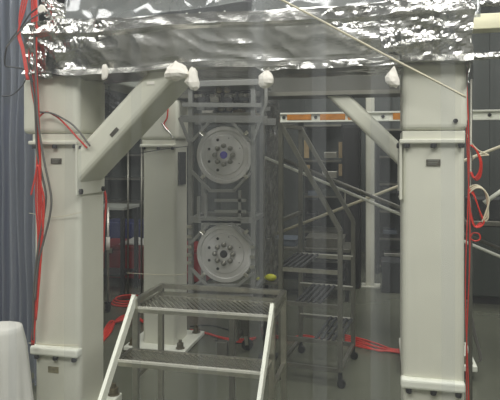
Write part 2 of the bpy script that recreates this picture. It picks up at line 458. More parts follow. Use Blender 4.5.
for (a, b_, c, d) in ((181, 118, 191.5, 145), (193, 142, 210, 123), (234, 123, 250, 141), (267, 104, 254, 142), (193, 171, 211, 190), (235, 190, 252, 173),
                      (210, 190.5, 236, 190.5), (192, 243, 211, 222), (232, 222, 253, 244), (192, 267, 209, 285), (238, 285, 254, 272), (267, 86, 267, 104), (209, 285, 238, 285),
                      (200, 196, 200, 218), (207, 193, 207, 218), (216, 200, 247, 200), (216, 211, 247, 211), (241, 190, 241, 219)):
    MB().bar(F(a, b_, -.03), F(c, d, -.03), .02, .022, up=(0, 1, 0)).build('strut', M['alu_frame'], t)
for px, ys in ((191, (226, 236, 246, 254, 262)), (253.5, (246, 256, 266))):
    for y in ys:
        MB().bar(F(px - 2.4, y, -.035), F(px + 2.4, y, -.035), .02, .02).build('clamp', M['steel'], t)
# heavy top plates
MB().box(F(186, 88, -.06), F(263, 80, FD + .02), .004).build('top_plate', M['alu_frame'], t)
MB().box(F(190, 116, .02), F(255, 112, FD), .003).build('upper_shelf', M['steel_dull'], t)

def disc(label, px, py, dark_hub):
    c = at(px, py, FY); c.y = FY - .01
    R = 29 / 564 * (ca * FY + sa * 1.08)
    t = thing('metal_disc', label, 'disc', c)
    MB().lathe([(R * .9, .10), (R * .985, .09), (R, .08), (R, .008), (R * .985, 0), (R * .86, 0), (R * .84, .012), (R * .70, .012), (R * .68, .004), (R * .25, .004), (R * .24, -.008), (R * .1, -.008)], c, 'Y', 64).build('plate', M['alu'], t)
    for k in range(8):
        a = PI / 8 + PI / 4 * k + PI / 8
        p = c + Vector((math.cos(a) * R * .32, -.004, math.sin(a) * R * .32))
        MB().lathe([(.018, .004), (.018, -.018), (.012, -.020), (.012, -.032), (.007, -.034)], p, 'Y', 8).build('bolt', M['steel_dull'], t)
    for dx, dy in ((-6.5, -15), (-15, -6), (-15, 6.5), (-6.5, 15)):
        p = at(px + dx, py + dy, FY); p.y = c.y
        MB().lathe([(.0105, .006), (.0105, -.0055), (.008, -.006)], p + Vector((0, .006, 0)), 'Y', 12).build('painted_dark_hole', M['black'], t)  # black disc painting the dark inside of an open hole
    MB().lathe([(R * .13, .0), (R * .13, -.016), (R * .10, -.018)], c, 'Y', 20).build('hub', M['black' if dark_hub else 'purple'], t)
    for k in range(3):
        a = (-.5 + k * .9)
        p = c + Vector((math.cos(a) * R * .6, -.001, math.sin(a) * R * .6))
        MB().lathe([(.004, .005), (.004, -.001)], p + Vector((0, .004, 0)), 'Y', 8).build('screw', M['dark'], t)
    return t
d1 = disc('upper round metal disc with violet centre and ring of bolts', 224.5, 155, False)
d2 = disc('lower round metal disc with dark centre and ring of bolts', 224.5, 253.5, True)
# retaining clips around the discs
for (cpx, cpy) in ((224.5, 155), (224.5, 253.5)):
    for k in (45, 135, 225, 315):
        a = math.radians(k); p = at(cpx + 28 * math.cos(a), cpy - 28 * math.sin(a), FY - .035)
        q = at(cpx + 33 * math.cos(a), cpy - 33 * math.sin(a), FY - .035)
        MB().bar(p, q, .022, .022, up=(0, 1, 0), bev=.003).build('clip', M['steel'], bpy.data.objects['suspension_frame'])
# mechanism on top of the frame
t = thing('adjuster_assembly', 'cluster of springs, blocks and gears on top of the disc frame', 'mechanism', F(222, 104, .12))
for i in range(9):
    px = 192 + i * 7.4
    y = 98 + (i % 3)
    a = F(px, y + 3, .02 + .03 * (i % 2))
    MB().lathe([(.012, 0), (.018, .004), (.018, .012), (.010, .016), (.010, .05), (.016, .052), (.016, .062), (.006, .066)], a, 'Z', 10).build('adjuster', M['steel' if i % 2 else 'black'], t)
for px, y, wd, hg, m in ((201, 100, 12, 7, 'black'), (213, 99, 9, 6, 'steel_dull'), (226, 101, 10, 8, 'black'), (240, 99, 14, 5, 'dark'), (252, 101, 8, 7, 'black'), (225, 109, 24, 4, 'dark'), (206, 112, 11, 4, 'tissue'), (236, 111, 9, 5, 'brass'), (219, 90.8, 60, 3, 'dark')):
    MB().box(F(px - wd / 2, y + hg / 2, .03), F(px + wd / 2, y - hg / 2, .16), .003).build('block', M[m], t)
for px, y in ((219, 90), (227, 90), (221, 108), (229, 108)):
    MB().lathe([(.014, .02), (.024, .018), (.024, .004), (.014, 0)], F(px, y, -.005), 'Y', 12).build('gear', M['brass'], t)

# plastic-wrapped upright to the right of the frame
c0 = at(270.5, 100, 4.75)
def fn(u, v):
    h = .0 + (F(222, 84).z - .0) * u
    r = .074 + .012 * math.sin(u * 9)
    a = 2 * PI * v
    p = Vector((math.cos(a) * r, math.sin(a) * r, h))
    n = noise.noise(Vector((p.x * 18, p.y * 18, h * 4))) * .25 + noise.noise(Vector((p.x * 30, p.y * 30, h * 14 + 4))) * .14
    return Vector((c0.x + p.x * (1 + n), c0.y + p.y * (1 + n), h))
t = thing('wrapped_upright', 'grey metal upright loosely wrapped in clear film right of the discs', 'post', (c0.x, c0.y, 0))
MB().box((c0.x - .03, c0.y - .03, 0), (c0.x + .03, c0.y + .03, 2.0), .004).build('pole', M['steel_dull'], t)
MB().grid(90, 26, fn, closed_v=True, smooth=False).build('film_wrap', M['wrapfilm'], t)

# wheeled lift that carries the disc frame
t = thing('lift_cart', 'grey wheeled lift carrying the disc frame, its low arm ending in a caster', 'lift', onfloor(240, 351))
zd = F(222, 294.5).z
p0, p1 = F(191, 0), F(254, 0)
MB().box((p0.x - .02, FY - .02, zd - .05), (p1.x + .02, FY + FD + .03, zd - .02), .004).build('deck', M['steel_dull'], t)
b_ = onfloor(245, 350); a = onfloor(223, 357)
MB().box((b_.x - .045, FY + FD + .03, .14), (b_.x - .005, FY + FD + .07, zd - .02), .004).build('mast', M['steel_dull'], t)
MB().box((b_.x - .05, FY + FD + .0, zd - .10), (b_.x - .0, FY + FD + .09, zd - .045), .004).build('mast_bracket', M['steel_dull'], t)
MB().box((a.x - .045, a.y - .03, 0.0), (a.x + .04, a.y + .03, .125), .004).build('foot_block', M['steel_dull'], t)
MB().bar((a.x + .02, a.y, .05), (b_.x - .02, b_.y, .17), .03, .035).bar((b_.x - .025, FY + FD + .05, .155), (b_.x - .025, b_.y + .02, .155), .03, .03).build('arm', M['steel_dull'], t)
MB().box((b_.x - .035, b_.y - .03, .12), (b_.x + .03, b_.y + .03, .25), .004).build('end_block', M['steel_dull'], t)
MB().lathe([(.02, -.012), (.045, -.012), (.045, .012), (.02, .012)], (b_.x + .02, b_.y, .046), 'Y', 18).build('wheel', M['black'], t)
MB().bar((b_.x + .02, b_.y - .018, .046), (b_.x + .01, b_.y - .018, .14), .006, .03, up=(1, 0, 0)).bar((b_.x + .02, b_.y + .018, .046), (b_.x + .01, b_.y + .018, .14), .006, .03, up=(1, 0, 0)).build('fork', M['steel'], t)

# ------------------------------------------------------------------ front step platform
t = thing('step_platform', 'stainless steel step platform with patterned treads and slanting pale side rails', 'steps', (-.85, 2.5, 0))
SX0 = at(136, 300, 2.69).x; SX1 = at(272, 300, 2.69).x; SY0, SY1 = 2.69, 3.03
H1 = .808; RUN = .205; RISE = .198
def tread(x0, x1, y0, y1, h, dense=True):
    # rim plus slanted grating slats
    MB().bar((x0, y0 - .002, h - .005), (x1, y0 - .002, h - .005), .016, .010).build('nosing_highlight', M['nosing_highlight'], t)  # thin front edge bar, its bright highlight put into the colour
    MB().bar((x0, y0, h - .020), (x1, y0, h - .020), .018, .018).bar((x0, y1, h - .012), (x1, y1, h - .012), .02, .024).bar((x0, y0, h - .012), (x0, y1, h - .012), .02, .024).bar((x1, y0, h - .012), (x1, y1, h - .012), .02, .024).build('tread_frame', M['steel'], t)
    b = MB(); n = 26
    for i in range(n + 8):
        a = x0 - .22 + (x1 - x0 + .22) * i / (n + 8 - 1)
        # slat runs from (a,y0) to (a+.22, y1), clipped
        p0, p1 = Vector((a, y1, h)), Vector((a + .16, y0, h))
        if p1.x <= x0 or p0.x >= x1: continue
        if p0.x < x0: p0 = p0.lerp(p1, (x0 - p0.x) / (p1.x - p0.x))
        if p1.x > x1: p1 = p0.lerp(p1, (x1 - p0.x) / (p1.x - p0.x))
        if (p1 - p0).length < .03: continue
        b.bar(p0 - Vector((0, 0, .006)), p1 - Vector((0, 0, .006)), .012, .006)
    b.build('tread_grating', M['steel'], t)
for k in range(4):
    y0 = SY0 - RUN * k; h = H1 - RISE * k
    if k == 0: tread(SX0, SX1, SY0, SY0 + .23, h)
    else: tread(SX0 + .0, SX1 - .0, y0, y0 + .15, h)
for p, q in (((SX0, SY0, H1 - .014), (SX0, SY1, H1 - .014)), ((SX0, SY1, H1 - .014), (SX1, SY1, H1 - .014)), ((SX1, SY1, H1 - .014), (SX1, SY0, H1 - .014))):
    MB().bar(p, q, .018, .018).build('deck_rail', M['steel'], t)

RZ = .836
# rim rail around the platform
for p, q in (((SX0, SY0, RZ), (SX0, SY1, RZ)), ((SX0, SY1, RZ), (SX1, SY1, RZ)), ((SX1, SY1, RZ), (SX1, SY0, RZ))):
    MB().bar(p, q, .025, .025).build('guard_rail', M['steel'], t)
for x in (SX0, SX1):
    for y in (SY0, SY1):
        MB().bar((x, y, .0), (x, y, RZ + .01), .028, .028, up=(0, 1, 0)).build('leg', M['steel'], t)
for y in (SY1,):
    MB().bar((SX0 + .42, y, .0), (SX0 + .42, y, H1 - .02), .028, .028, up=(0, 1, 0)).build('leg', M['steel_dull'], t)
for z in (.16, .45):
    MB().bar((SX0, SY0, z), (SX0, SY1, z), .02, .02).build('brace_rail', M['steel'], t)
    MB().bar((SX1, SY0, z), (SX1, SY1, z), .02, .02).build('brace_rail', M['steel'], t)
    if z < .2: MB().bar((SX0, SY1, z), (SX1, SY1, z), .02, .02).build('brace_rail', M['steel'], t)
for x in (SX0 - .006, SX1 + .004):
    top = Vector((x, SY0 - .0, RZ + .02)); bot = Vector((x, SY0 - .80, .0))
    MB().bar(top, bot, .018, .042, up=(0, 0, 1), bev=.003).build('stringer', M['brightwhite'], t)

# ------------------------------------------------------------------ rolling ladder
t = thing('rolling_ladder', 'steel rolling ladder with slanting handrails and open grating steps on casters', 'ladder', (at(281, 300, 3.91).x, 3.91, 0))
NX0, NX1 = at(281, 300, 3.91).x, at(341, 300, 3.91).x
N0, N1 = 3.91, 4.47
for y, tag_ in ((N0, 0), (N1, 1)):
    z1 = 1.07
    MB().bar((NX1, y, .11), (NX1, y, z1), .03, .03, up=(0, 1, 0)).build('post', M['steel_dull'], t)
    MB().bar((NX0, y, .11), (NX0, y, 1.80), .03, .03, up=(0, 1, 0)).build('post', M['steel_dull'], t)
    MB().bar((NX1, y, z1), (NX0, y, 1.79), .03, .03).build('handrail', M['steel_dull'], t)
    for h in (.318, .563, .798):
        if y == N1: MB().bar((NX0, y - .012, h), (NX1, y - .012, h), .01, .008).build('rail_edge_highlight', M['nosing_highlight'], t)  # pale strip added as a painted highlight along the far rail
    for h in (.115, .30, .545, .78):
        MB().bar((NX0, y, h), (NX1, y, h), .02, .028).build('side_rail', M['steel_dull' if h != .78 else 'steel'], t)
MB().bar((NX0, N0, 1.79), (NX0, N1, 1.79), .03, .03).build('handrail', M['steel_dull'], t)
MB().bar((NX0, N0, 1.12), (NX0, N1, 1.12), .025, .025).build('crossbar', M['steel_dull'], t)
MB().bar((NX0, N0, .115), (NX0, N1, .115), .025, .025).bar((NX1, N0, .115), (NX1, N1, .115), .025, .025).build('crossbar', M['steel_dull'], t)
for k, h in enumerate((.30, .545, .78)):
    x1 = NX1 - .01 - k * .135; x0 = x1 - .16
    b = MB()
    for j in range(5): b.bar((x0 + .16 * j / 4, N0, h + .012), (x0 + .16 * j / 4, N1, h + .012), .018, .018)
    for j in range(4): b.bar((x0, N0 + .02 + (N1 - N0 - .04) * j / 3, h), (x1, N0 + .02 + (N1 - N0 - .04) * j / 3, h), .01, .012)
    b.build('step', M['dark'], t)
for x in (NX0, NX1):
    for y in (N0, N1):
        c = MB().cyl((x, y, .085), (x, y, .12), .014, 8).bar((x, y - .014, .03), (x, y - .014, .09), .005, .025, up=(1, 0, 0)).bar((x, y + .014, .03), (x, y + .014, .09), .005, .025, up=(1, 0, 0)).build('caster', M['black'], t)
        MB().lathe([(.012, -.009), (.029, -.009), (.029, .009), (.012, .009)], (x + .008, y, .029), 'Y', 16).build('wheel', M['black'], c)

bpy.data.objects['rolling_ladder'].rotation_euler = (0, 0, math.radians(-6.3))

# ------------------------------------------------------------------ far scaffold, rail, posts
def scaf(label, p, q, r=.02, m='steel'):
    return tag(MB().cyl(p, q, r, 12).build('scaffold_tube', M[m]), label, 'tube')
scaf('bright scaffold tube sloping down to the right, lower of a pair', at(264, 157, 4.64), at(520, 265, 4.64), .012, 'brightwhite')
scaf('dark scaffold tube sloping down to the right, upper of a pair', at(264, 152, 4.92), at(520, 257, 4.92), .016, 'steel_dull')
scaf('scaffold tube rising to the right across the pair', at(270, 236, 5.4), at(520, 139, 5.4), .014, 'cream_cord')
scaf('short pale tube rising to the right beside the looped cables', at(484, 203, 5.0), at(520, 178, 5.0), .018, 'brightwhite')
# rail with orange panels
RYY = 6.0
t = thing('paneled_rail', 'white rail with orange panels crossing behind the columns at head height', 'rail', at(390, 117, RYY))
a, b_ = at(280, 121.5, RYY), at(525, 109, RYY)
lo = Vector((a.x, RYY, at(400, 121, RYY).z)); hi = Vector((b_.x, RYY + .06, at(400, 111, RYY).z))
H = hi.z - lo.z
MB().box((a.x, RYY, lo.z), (b_.x, RYY + .06, lo.z + .018), .003).box((a.x, RYY, hi.z - .018), (b_.x, RYY + .06, hi.z), .003).box((a.x, RYY + .03, lo.z), (b_.x, RYY + .05, hi.z)).build('rail_body', M['brightwhite'], t)
for p0, p1 in ((287, 311), (320, 345), (348, 359), (393, 403), (440, 452)):
    MB().box(at(p0, 120, RYY) * 1, Vector((at(p1, 113, RYY).x, RYY + .03, hi.z - .02)), .002).build('orange_panel', M['orange'], t)
for p0 in (283.5, 315.5, 349, 383, 490):
    MB().cyl(Vector((at(p0, 116, RYY).x, RYY + .012, (lo.z + hi.z) / 2)), Vector((at(p0, 116, RYY).x, RYY + .032, (lo.z + hi.z) / 2)), .018, 10).build('bolt', M['black'], t)
for p0 in (300, 520):
    x = at(p0, 0, RYY).x
    MB().box((x - .03, RYY + .05, 0), (x + .03, RYY + .10, hi.z), .003).build('rail_leg', M['darkgreen'], t)
# white far post
pw = onfloor(370, 286)
t = thing('white_post', 'slim white post on a square foot behind the rolling ladder', 'post', (pw.x, pw.y, 0))
MB().column((pw.x - .05, pw.y - .05, .012), (pw.x + .052, pw.y + .05, 2.72), .012, 2).build('post', M['white'], t)
MB().box((pw.x - .10, pw.y - .10, 0), (pw.x + .12, pw.y + .10, .014), .003).build('foot_plate', M['white'], t)
# cream overhead beam and foil-wrapped pipes at upper right
a, b_ = at(452, 14, 4.9), at(560, 13, 4.9)
t = tag(MB().box((a.x, 4.9, at(480, 29, 4.9).z), (b_.x, 5.08, at(480, 13.5, 4.9).z), .008).build('overhead_beam', M['cream']), 'cream painted overhead beam right of the crumpled foil', 'beam')
def pipe(label, x0, x1, py, Y, r, seed):
    A = at(x0, py, Y); B = at(x1, py, Y); B.z = A.z
    def fn(u, v):
        a_ = 2 * PI * v; p = A.lerp(B, u)
        q = Vector((p.x * 14, math.cos(a_) * 1.5 + seed, math.sin(a_) * 1.5))
        rr = r * (1 + noise.noise(q) * .35 + noise.noise(q * 2.7) * .2)
        return p + Vector((0, math.cos(a_) * rr, math.sin(a_) * rr))
    return tag(MB().grid(90, 18, fn, closed_v=True, smooth=False).build('foil_wrapped_pipe', M['foil']), label, 'pipe')
pipe('foil wrapped pipe running right above the cream overhead beam', 455, 560, 5, 4.6, .026, 0)
pipe('foil wrapped pipe running right below the cream overhead beam', 462, 560, 57, 4.0, .022, 5)

# ------------------------------------------------------------------ roof film and duct above the foil
def sheet(name, label, A, B, C_, D, m, amp_, nu=60, nv=30, fr=3.0, seed=0):
    A, B, C_, D = map(Vector, (A, B, C_, D))
    def fn(u, v):
        p = A.lerp(B, u).lerp(D.lerp(C_, u), v)
        q = p + Vector((seed, 0, 0))
        d = noise.noise(q * fr) + noise.noise(q * fr * 2.7) * .4
        return p + Vector((0, d * amp_, d * amp_ * .6))
    return tag(MB().grid(nu, nv, fn).build(name, M[m], solid=.001), label, 'plastic sheet')
sheet('roof_film', 'cloudy plastic film draped above the left part of the foil beam', at(70, -30, 3.35), at(250, -30, 3.35), at(262, -2, 3.35), at(62, 30, 3.35), 'roofsheet', .05, seed=2)
sheet('roof_film', 'glossy plastic film draped behind the foil beam toward the right', at(255, -40, 3.9), at(480, -40, 3.9), at(480, 16, 3.9), at(250, 30, 3.9), 'roofsheet', .05, seed=6)
t = thing('overhead_duct', 'dark horizontal duct with small bright rivets above the foil beam', 'duct', at(220, 10, 4.3))
a, b_ = at(110, 19, 4.3), at(410, 8, 4.3); z0, z1 = at(220, 22, 4.3).z, at(220, 2, 4.3).z
MB().box((a.x, 4.3, z0), (b_.x, 4.55, z1), .01).build('duct_body', M['dark'], t)
for px in (187, 200, 225, 279, 300):
    p = at(px, 14, 4.3); p.z = (z0 + z1) / 2; MB().cyl(p, p + Vector((0, -.012, 0)), .007, 8).build('rivet', M['brightwhite'], t)
# hangers from ceiling for duct
for px in (140, 380):
    x = at(px, 0, 4.42).x; MB().cyl((x, 4.42, z1), (x, 4.42, RH), .008, 8).build('hanger_rod', M['dark'], t)

# ------------------------------------------------------------------ background furniture
def rack(label, px0, px1, Y, dep, top_py, m='dark', shelves=5, items=True):
    x0, x1 = XY(px0, Y), XY(px1, Y); H = at((px0 + px1) / 2, top_py, Y).z
    t = thing('equipment_rack', label, 'rack', ((x0 + x1) / 2, Y + dep / 2, 0))
    for x in (x0, x1):
        for y in (Y, Y + dep): MB().box((x - .02, y - .02, 0), (x + .02, y + .02, H), .003).build('post', M[m], t)
    MB().box((x0, Y + dep - .015, .05), (x1, Y + dep - .005, H)).build('back_panel', M['darkgreen'], t)
    for k in range(shelves):
        z = .1 + (H - .12) * k / (shelves - 1)
        MB().box((x0, Y, z - .012), (x1, Y + dep, z + .012)).build('shelf', M['steel_dull'], t)
    return t, x0, x1, H
t, x0, x1, H = rack('open dark rack with tan panels behind the rolling ladder', 302, 343, 7.3, .5, 124)
for px, a_, b_ in ((306, 140, 158), (341, 142, 158), (341, 164, 176), (307, 165, 176)):
    p = at(px, a_, 7.24); q = at(px, b_, 7.24)
    MB().box((p.x - .03, 7.24, q.z), (p.x + .035, 7.275, p.z)).build('tan_panel', M['tan'], t)
for k, (p0, p1, a_, b_, m) in enumerate(((324, 338, 152, 158, 'steel'), (322, 338, 171, 178, 'steel'), (308, 320, 190, 200, 'bluegrey'), (322, 340, 188, 200, 'darkgreen'), (306, 318, 212, 221, 'dark'))):
    MB().box(at(p0, b_, 7.35), at(p1, a_, 7.55), .004).build('instrument', M[m], t)
x0, x1 = XY(342, 6.7), XY(360, 6.7); H = at(353, 124, 6.7).z
t = thing('tall_cabinet', 'tall black cabinet left of the slim white post', 'cabinet', ((x0 + x1) / 2, 7.0, 0))
MB().box((x0, 6.72, 0), (x1, 7.15, H), .01).build('body', M['dark'], t)
d = MB().box((x0 + .015, 6.685, .06), (x1 - .015, 6.70, H - .04), .003).build('door', M['black'], t)
MB().box((x0 + .03, 6.665, 1.0), (x0 + .045, 6.685, 1.15)).build('handle', M['steel'], d)
t, x0, x1, H = rack('dark rack filling the gap right of the slim white post', 378, 440, 7.6, .5, 128, shelves=6)
for k, (p0, p1, a_, b_, m) in enumerate(((380, 398, 186, 193, 'dark'), (383, 396, 228, 234, 'bluegrey'), (384, 400, 250, 256, 'steel'))):
    MB().box(at(p0, b_, 7.62), at(p1, a_, 7.9), .004).build('instrument', M[m], t)
def bench(label, px0, px1, Y, dep, h, top='steel_dull', low=True):
    x0, x1 = XY(px0, Y), XY(px1, Y)
    t = thing('workbench', label, 'bench', ((x0 + x1) / 2, Y + dep / 2, 0))
    MB().box((x0, Y, h - .035), (x1, Y + dep, h), .004).build('tabletop', M[top], t)
    for x in (x0 + .03, x1 - .03):
        for y in (Y + .03, Y + dep - .03): MB().box((x - .02, y - .02, 0), (x + .02, y + .02, h - .035)).build('leg', M['dark'], t)
    if low: MB().box((x0 + .03, Y + .03, .2), (x1 - .03, Y + dep - .03, .22)).build('lower_shelf', M['dark'], t)
    return t, x0, x1
bench('low steel bench behind the rolling ladder', 268, 350, 6.1, .5, .56)
def carton(name, label, p0, p1, a_, Y, dep, z, m, cat='box'):
    x0, x1 = XY(p0, Y), XY(p1, Y)
    t = thing(name, label, cat, ((x0 + x1) / 2, Y + dep / 2, z))
    h = at((p0 + p1) / 2, a_, Y).z - z
    MB().box((x0, Y, z), (x1, Y + dep, z + h * .82), .006).build('body', M[m], t)
    MB().box((x0 - .008, Y - .008, z + h * .82), (x1 + .008, Y + dep + .008, z + h), .004).build('lid', M[m], t)
    return t
carton('storage_box', 'pale blue-grey box on the left end of the low bench', 271, 296, 239, 6.16, .3, .56, 'bluegrey')
carton('storage_box', 'grey metal box on the right part of the low bench', 306, 343, 238, 6.16, .35, .56, 'steel_dull')
carton('storage_box', 'dark box beneath the low bench', 306, 344, 268, 6.2, .3, .222, 'black')
carton('storage_box', 'dark grey case on the floor right of the white post', 382, 400, 262, 6.6, .3, 0, 'dark')
# bench and red chest between the two left columns
bench('narrow white-topped bench seen between the two left columns', 88, 124, 5.8, .42, at(110, 206, 5.9).z, 'dullwhite')
x0, x1 = XY(92, 6.35), XY(205, 6.35)
zt = at(125, 246, 6.35).z
t = thing('red_chest', 'long dark red chest on the floor behind the left columns', 'chest', ((x0 + x1) / 2, 6.6, 0))
MB().box((x0, 6.35, .06), (x1, 6.9, zt - .05), .01).build('body', M['redbox'], t)
MB().box((x0 - .01, 6.34, zt - .05), (x1 + .01, 6.91, zt), .01).build('lid', M['redbox'], t)
for x in (x0 + .08, x1 - .08):
    for y in (6.42, 6.83): MB().box((x - .04, y - .04, 0), (x + .04, y + .04, .06)).build('foot', M['black'], t)
for x in (x0 + .25, x0 + .8): MB().box((x - .03, 6.325, zt - .09), (x + .03, 6.34, zt - .03)).build('latch', M['steel'], t)
# cloth on the chest
ca_, cb_ = XY(117, 6.38), XY(146, 6.38)
def fn(u, v):
    x = ca_ + (cb_ - ca_) * u; y = 6.42 + .35 * v
    z = zt + .008 + .08 * (math.sin(PI * u) ** .7) * (math.sin(PI * v) ** .6 if 0 < v < 1 else 0) * (.7 + .5 * noise.noise(Vector((x * 9, y * 9, 0))))
    return Vector((x, y, max(z, zt + .003)))
tag(MB().grid(24, 14, fn).build('folded_cloth', M['cloth'], solid=.004), 'crumpled white cloth lying on the dark red chest', 'cloth')
x0, x1 = XY(100, 7.2), XY(150, 7.2)
t = tag(MB().box((x0, 7.2, 0), (x1, 7.6, at(120, 222, 7.2).z), .02).build('blue_cabinet', M['blue']), 'dark blue cabinet behind the red chest', 'cabinet')
rack('dark open rack behind the blue cabinet between the left columns', 96, 150, 7.9, .45, 130, shelves=6)
# pole stand between left columns
c = onfloor(108, 312)
t = thing('pole_stand', 'slim steel pole on a caster right of the front left column', 'stand', (c.x, c.y, 0))
MB().cyl((c.x, c.y, .09), (c.x, c.y, 1.05), .012, 10).build('pole', M['steel'], t)
f = MB().bar((c.x - .02, c.y, .04), (c.x - .02, c.y, .1), .008, .03).bar((c.x + .02, c.y, .04), (c.x + .02, c.y, .1), .008, .03).box((c.x - .03, c.y - .02, .09), (c.x + .03, c.y + .02, .10)).build('caster', M['black'], t)
MB().lathe([(.015, -.012), (.04, -.012), (.04, .012), (.015, .012)], (c.x, c.y, .04), 'X', 16).build('wheel', M['black'], f)
MB().cyl((c.x, c.y, .62), (c.x, c.y, .75), .02, 10).build('collar', M['tissue'], t)
for px in (128, 141.5):
    c = onfloor(px, 296)
    tag(MB().cyl((c.x, c.y, 0), (c.x, c.y, 1.75), .012, 8).build('thin_pole', M['steel_dull']), 'thin steel pole %s behind the left columns' % ('nearer the rear column' if px > 135 else 'midway in the gap'), 'pole')
# blue partition at far left
x0, x1 = XY(-60, 4.1), XY(34, 4.1)
t = thing('blue_partition', 'dark blue partition screen behind the gathered plastic at far left', 'partition', ((x0 + x1) / 2, 4.1, 0))
MB().box((x0, 4.1, .06), (x1, 4.14, 2.0)).build('panel', M['blue'], t)
for x in (x0, x1): MB().box((x - .02, 4.09, 0), (x + .02, 4.15, 2.02), .003).build('post', M['dark'], t)
for x in (x0 + .1, x1 - .1): MB().box((x - .03, 3.9, 0), (x + .03, 4.35, .03), .003).build('foot', M['dark'], t)
# dark green machine at right
x0, x1 = XY(466, 6.3), XY(540, 6.3)
t = thing('machine_cabinet', 'dark green machine cabinet behind the looped cables at right', 'machine', ((x0 + x1) / 2, 6.5, 0))
zt = at(490, 226, 6.3).z
MB().box((x0, 6.3, 0.08), (x1, 6.8, zt), .02).build('body', M['darkgreen'], t)
MB().box((x0 - .01, 6.28, zt), (x1 + .01, 6.82, zt + .05), .005).build('top_ledge', M['steel_dull'], t)
MB().box((x0 + .05, 6.35, 0), (x1 - .05, 6.75, .08)).build('plinth', M['black'], t)
MB().box((x0 + .02, 6.35, zt + .05), (x1, 6.7, zt + .28), .01).build('upper_housing', M['dark'], t)

# ------------------------------------------------------------------ gathered curtain at left
def fn(u, v):
    x = XY(-8, 3.35) + (XY(39, 3.35) - XY(-8, 3.35)) * u
    z = .05 + 3.3 * v
    y = 3.35 + .035 * math.sin(u * 2 * PI * 6 + noise.noise(Vector((0, 0, z * 1.2))) * 2) + .02 * noise.noise(Vector((x * 6, 0, z * 2)))
    return Vector((x + .02 * noise.noise(Vector((u * 3, 1, z))), y, z))
# z limited to below the ceiling
tag(MB().grid(100, 40, fn).build('gathered_curtain', M['gathered'], solid=.001), 'blue-tinted plastic curtain gathered in folds left of the front left column', 'curtain')
# ------------------------------------------------------------------ clear strips in front
CY = 1.50
edges = [XY(p, CY) for p in (-60, 4, 66, 128, 200, 249, 311, 372, 440, 515)]
SL = ['in front of the blue partition at far left', 'in front of the left half of the front left column', 'in front of the right half of the front left column', 'in front of the column left of the discs',
      'in front of the two metal discs', 'between the discs and the ladder handrail top', 'in front of the rolling ladder', 'before the left edge of the front right column', 'before the right half of the front right column']
for i in range(len(edges) - 1):
    xa, xb = edges[i], edges[i + 1] + .042
    yy = CY + (.012 if i % 2 else 0)
    ph = random.random() * 6
    def fn(u, v, xa=xa, xb=xb, yy=yy, ph=ph):
        z = .02 + 3.0 * v
        return Vector((xa + (xb - xa) * u + .004 * math.sin(z * 1.3 + ph), yy + .005 * math.sin(u * 4 + ph + z * .9) + .004 * noise.noise(Vector((u * 4 + ph, z * 2, 0))), z))
    o = MB().grid(8, 40, fn).build('curtain_strip', M['curtain'])
    tag(o, 'clear plastic curtain strip hanging ' + SL[i], 'curtain', 'clear plastic curtain strips')

# ------------------------------------------------------------------ white draped object lower left
c = Vector((at(2, 340, 2.45).x, 2.45, 0))
ztop = at(4, 324, 2.45).z
def fn(u, v):
    a = 2 * PI * v
    if u < .25:
        k = u / .25; r = k * .085; z = ztop - .012 * k ** 3
    else:
        k = (u - .25) / .75; r = .085 + .012 * min(1, k * 8) + .065 * k; z = ztop - .012 - (ztop - .05) * k
    r *= 1 + (.05 * math.sin(a * 7 + 1) + .04 * math.sin(a * 12)) * min(1, max(0, u - .2) * 2)
    return c + Vector((r * math.cos(a) * 1.15, r * math.sin(a), z))
t = thing('draped_stand', 'stand covered by a white cloth at the lower left corner', 'stand', c)
b = MB().grid(36, 72, fn, closed_v=True); bmesh.ops.remove_doubles(b.bm, verts=b.bm.verts, dist=.0002)
b.build('cloth_cover', M['cloth'], t)
MB().box((c.x - .05, c.y - .05, 0), (c.x + .05, c.y + .05, ztop - .02)).build('stand_body', M['dullwhite'], t)

# ------------------------------------------------------------------ cables
Yc = 2.735
def pc(lst, Y=Yc): return [at(x, y, Y) for x, y in lst]
G = 'red cables down the front left column'
RL = 'red cable hanging down the front face of the front left column'
for k, off in enumerate((0, 2.2, 4.0)):
    cable('red_cable', [at(x + off * s, y, Yc - .006 * k) for x, y, s in ((31, -20, 1), (32, 20, 1), (29 + k, 55, 1), (32, 90, 1), (37, 120, .5), (37, 160, .8), (36, 200, 1), (38, 235, .8), (37, 270, .8), (34, 310, .5), (32, 345, .4))] , .005, M['red'], RL, G)
cable('red_cable', pc([(36, -5), (37, 30), (36, 60), (38, 100), (40, 150), (41, 190), (43, 225), (40, 270), (36, 320)], Yc - .02), .006, M['red'], RL, G)
cable('red_cable', pc([(31, 195), (35, 178), (38, 165), (41, 185), (44, 200), (43, 230)], Yc - .03), .005, M['red'], 'short red cable bulging left at mid height of the front left column')
cable('red_cable', pc([(38, 118), (46, 112), (57, 117), (66, 125), (75, 135), (87, 148)], Yc), .005, M['red'], 'red cable arching right from the bundle to the left brace')
cable('grey_cable', pc([(35, 110), (40, 112), (51, 113), (62, 118), (75, 127), (90, 146)], Yc - .01), .005, M['grey'], 'grey cable arching right above the red one to the left brace')
GG = 'grey cables down the front left column'
GL = 'grey cable running down among red ones on the front left column'
cable('grey_cable', pc([(27, 60), (32, 85), (35, 105), (37, 150), (41, 170), (46, 195), (44, 215), (38, 250), (34, 290), (33, 340)], Yc - .015), .006, M['grey'], GL, GG)
cable('grey_cable', pc([(34, 30), (36, 80), (38, 120), (44, 160), (51, 195), (50, 215), (44, 240), (38, 265), (35, 300)], Yc - .028), .006, M['grey'], GL, GG)
cable('grey_cable', pc([(38, 8), (30, 14), (22, 26), (12, 38), (6, 50), (5, 65), (12, 67), (25, 70), (33, 82)], 2.68), .0045, M['dark'], 'dark cable looping left from the foil end across the gathered curtain')
cable('grey_cable', pc([(44, 12), (30, 20), (14, 38), (6, 48)], 2.66), .004, M['grey'], 'thin grey cable running up right toward the small white tag')
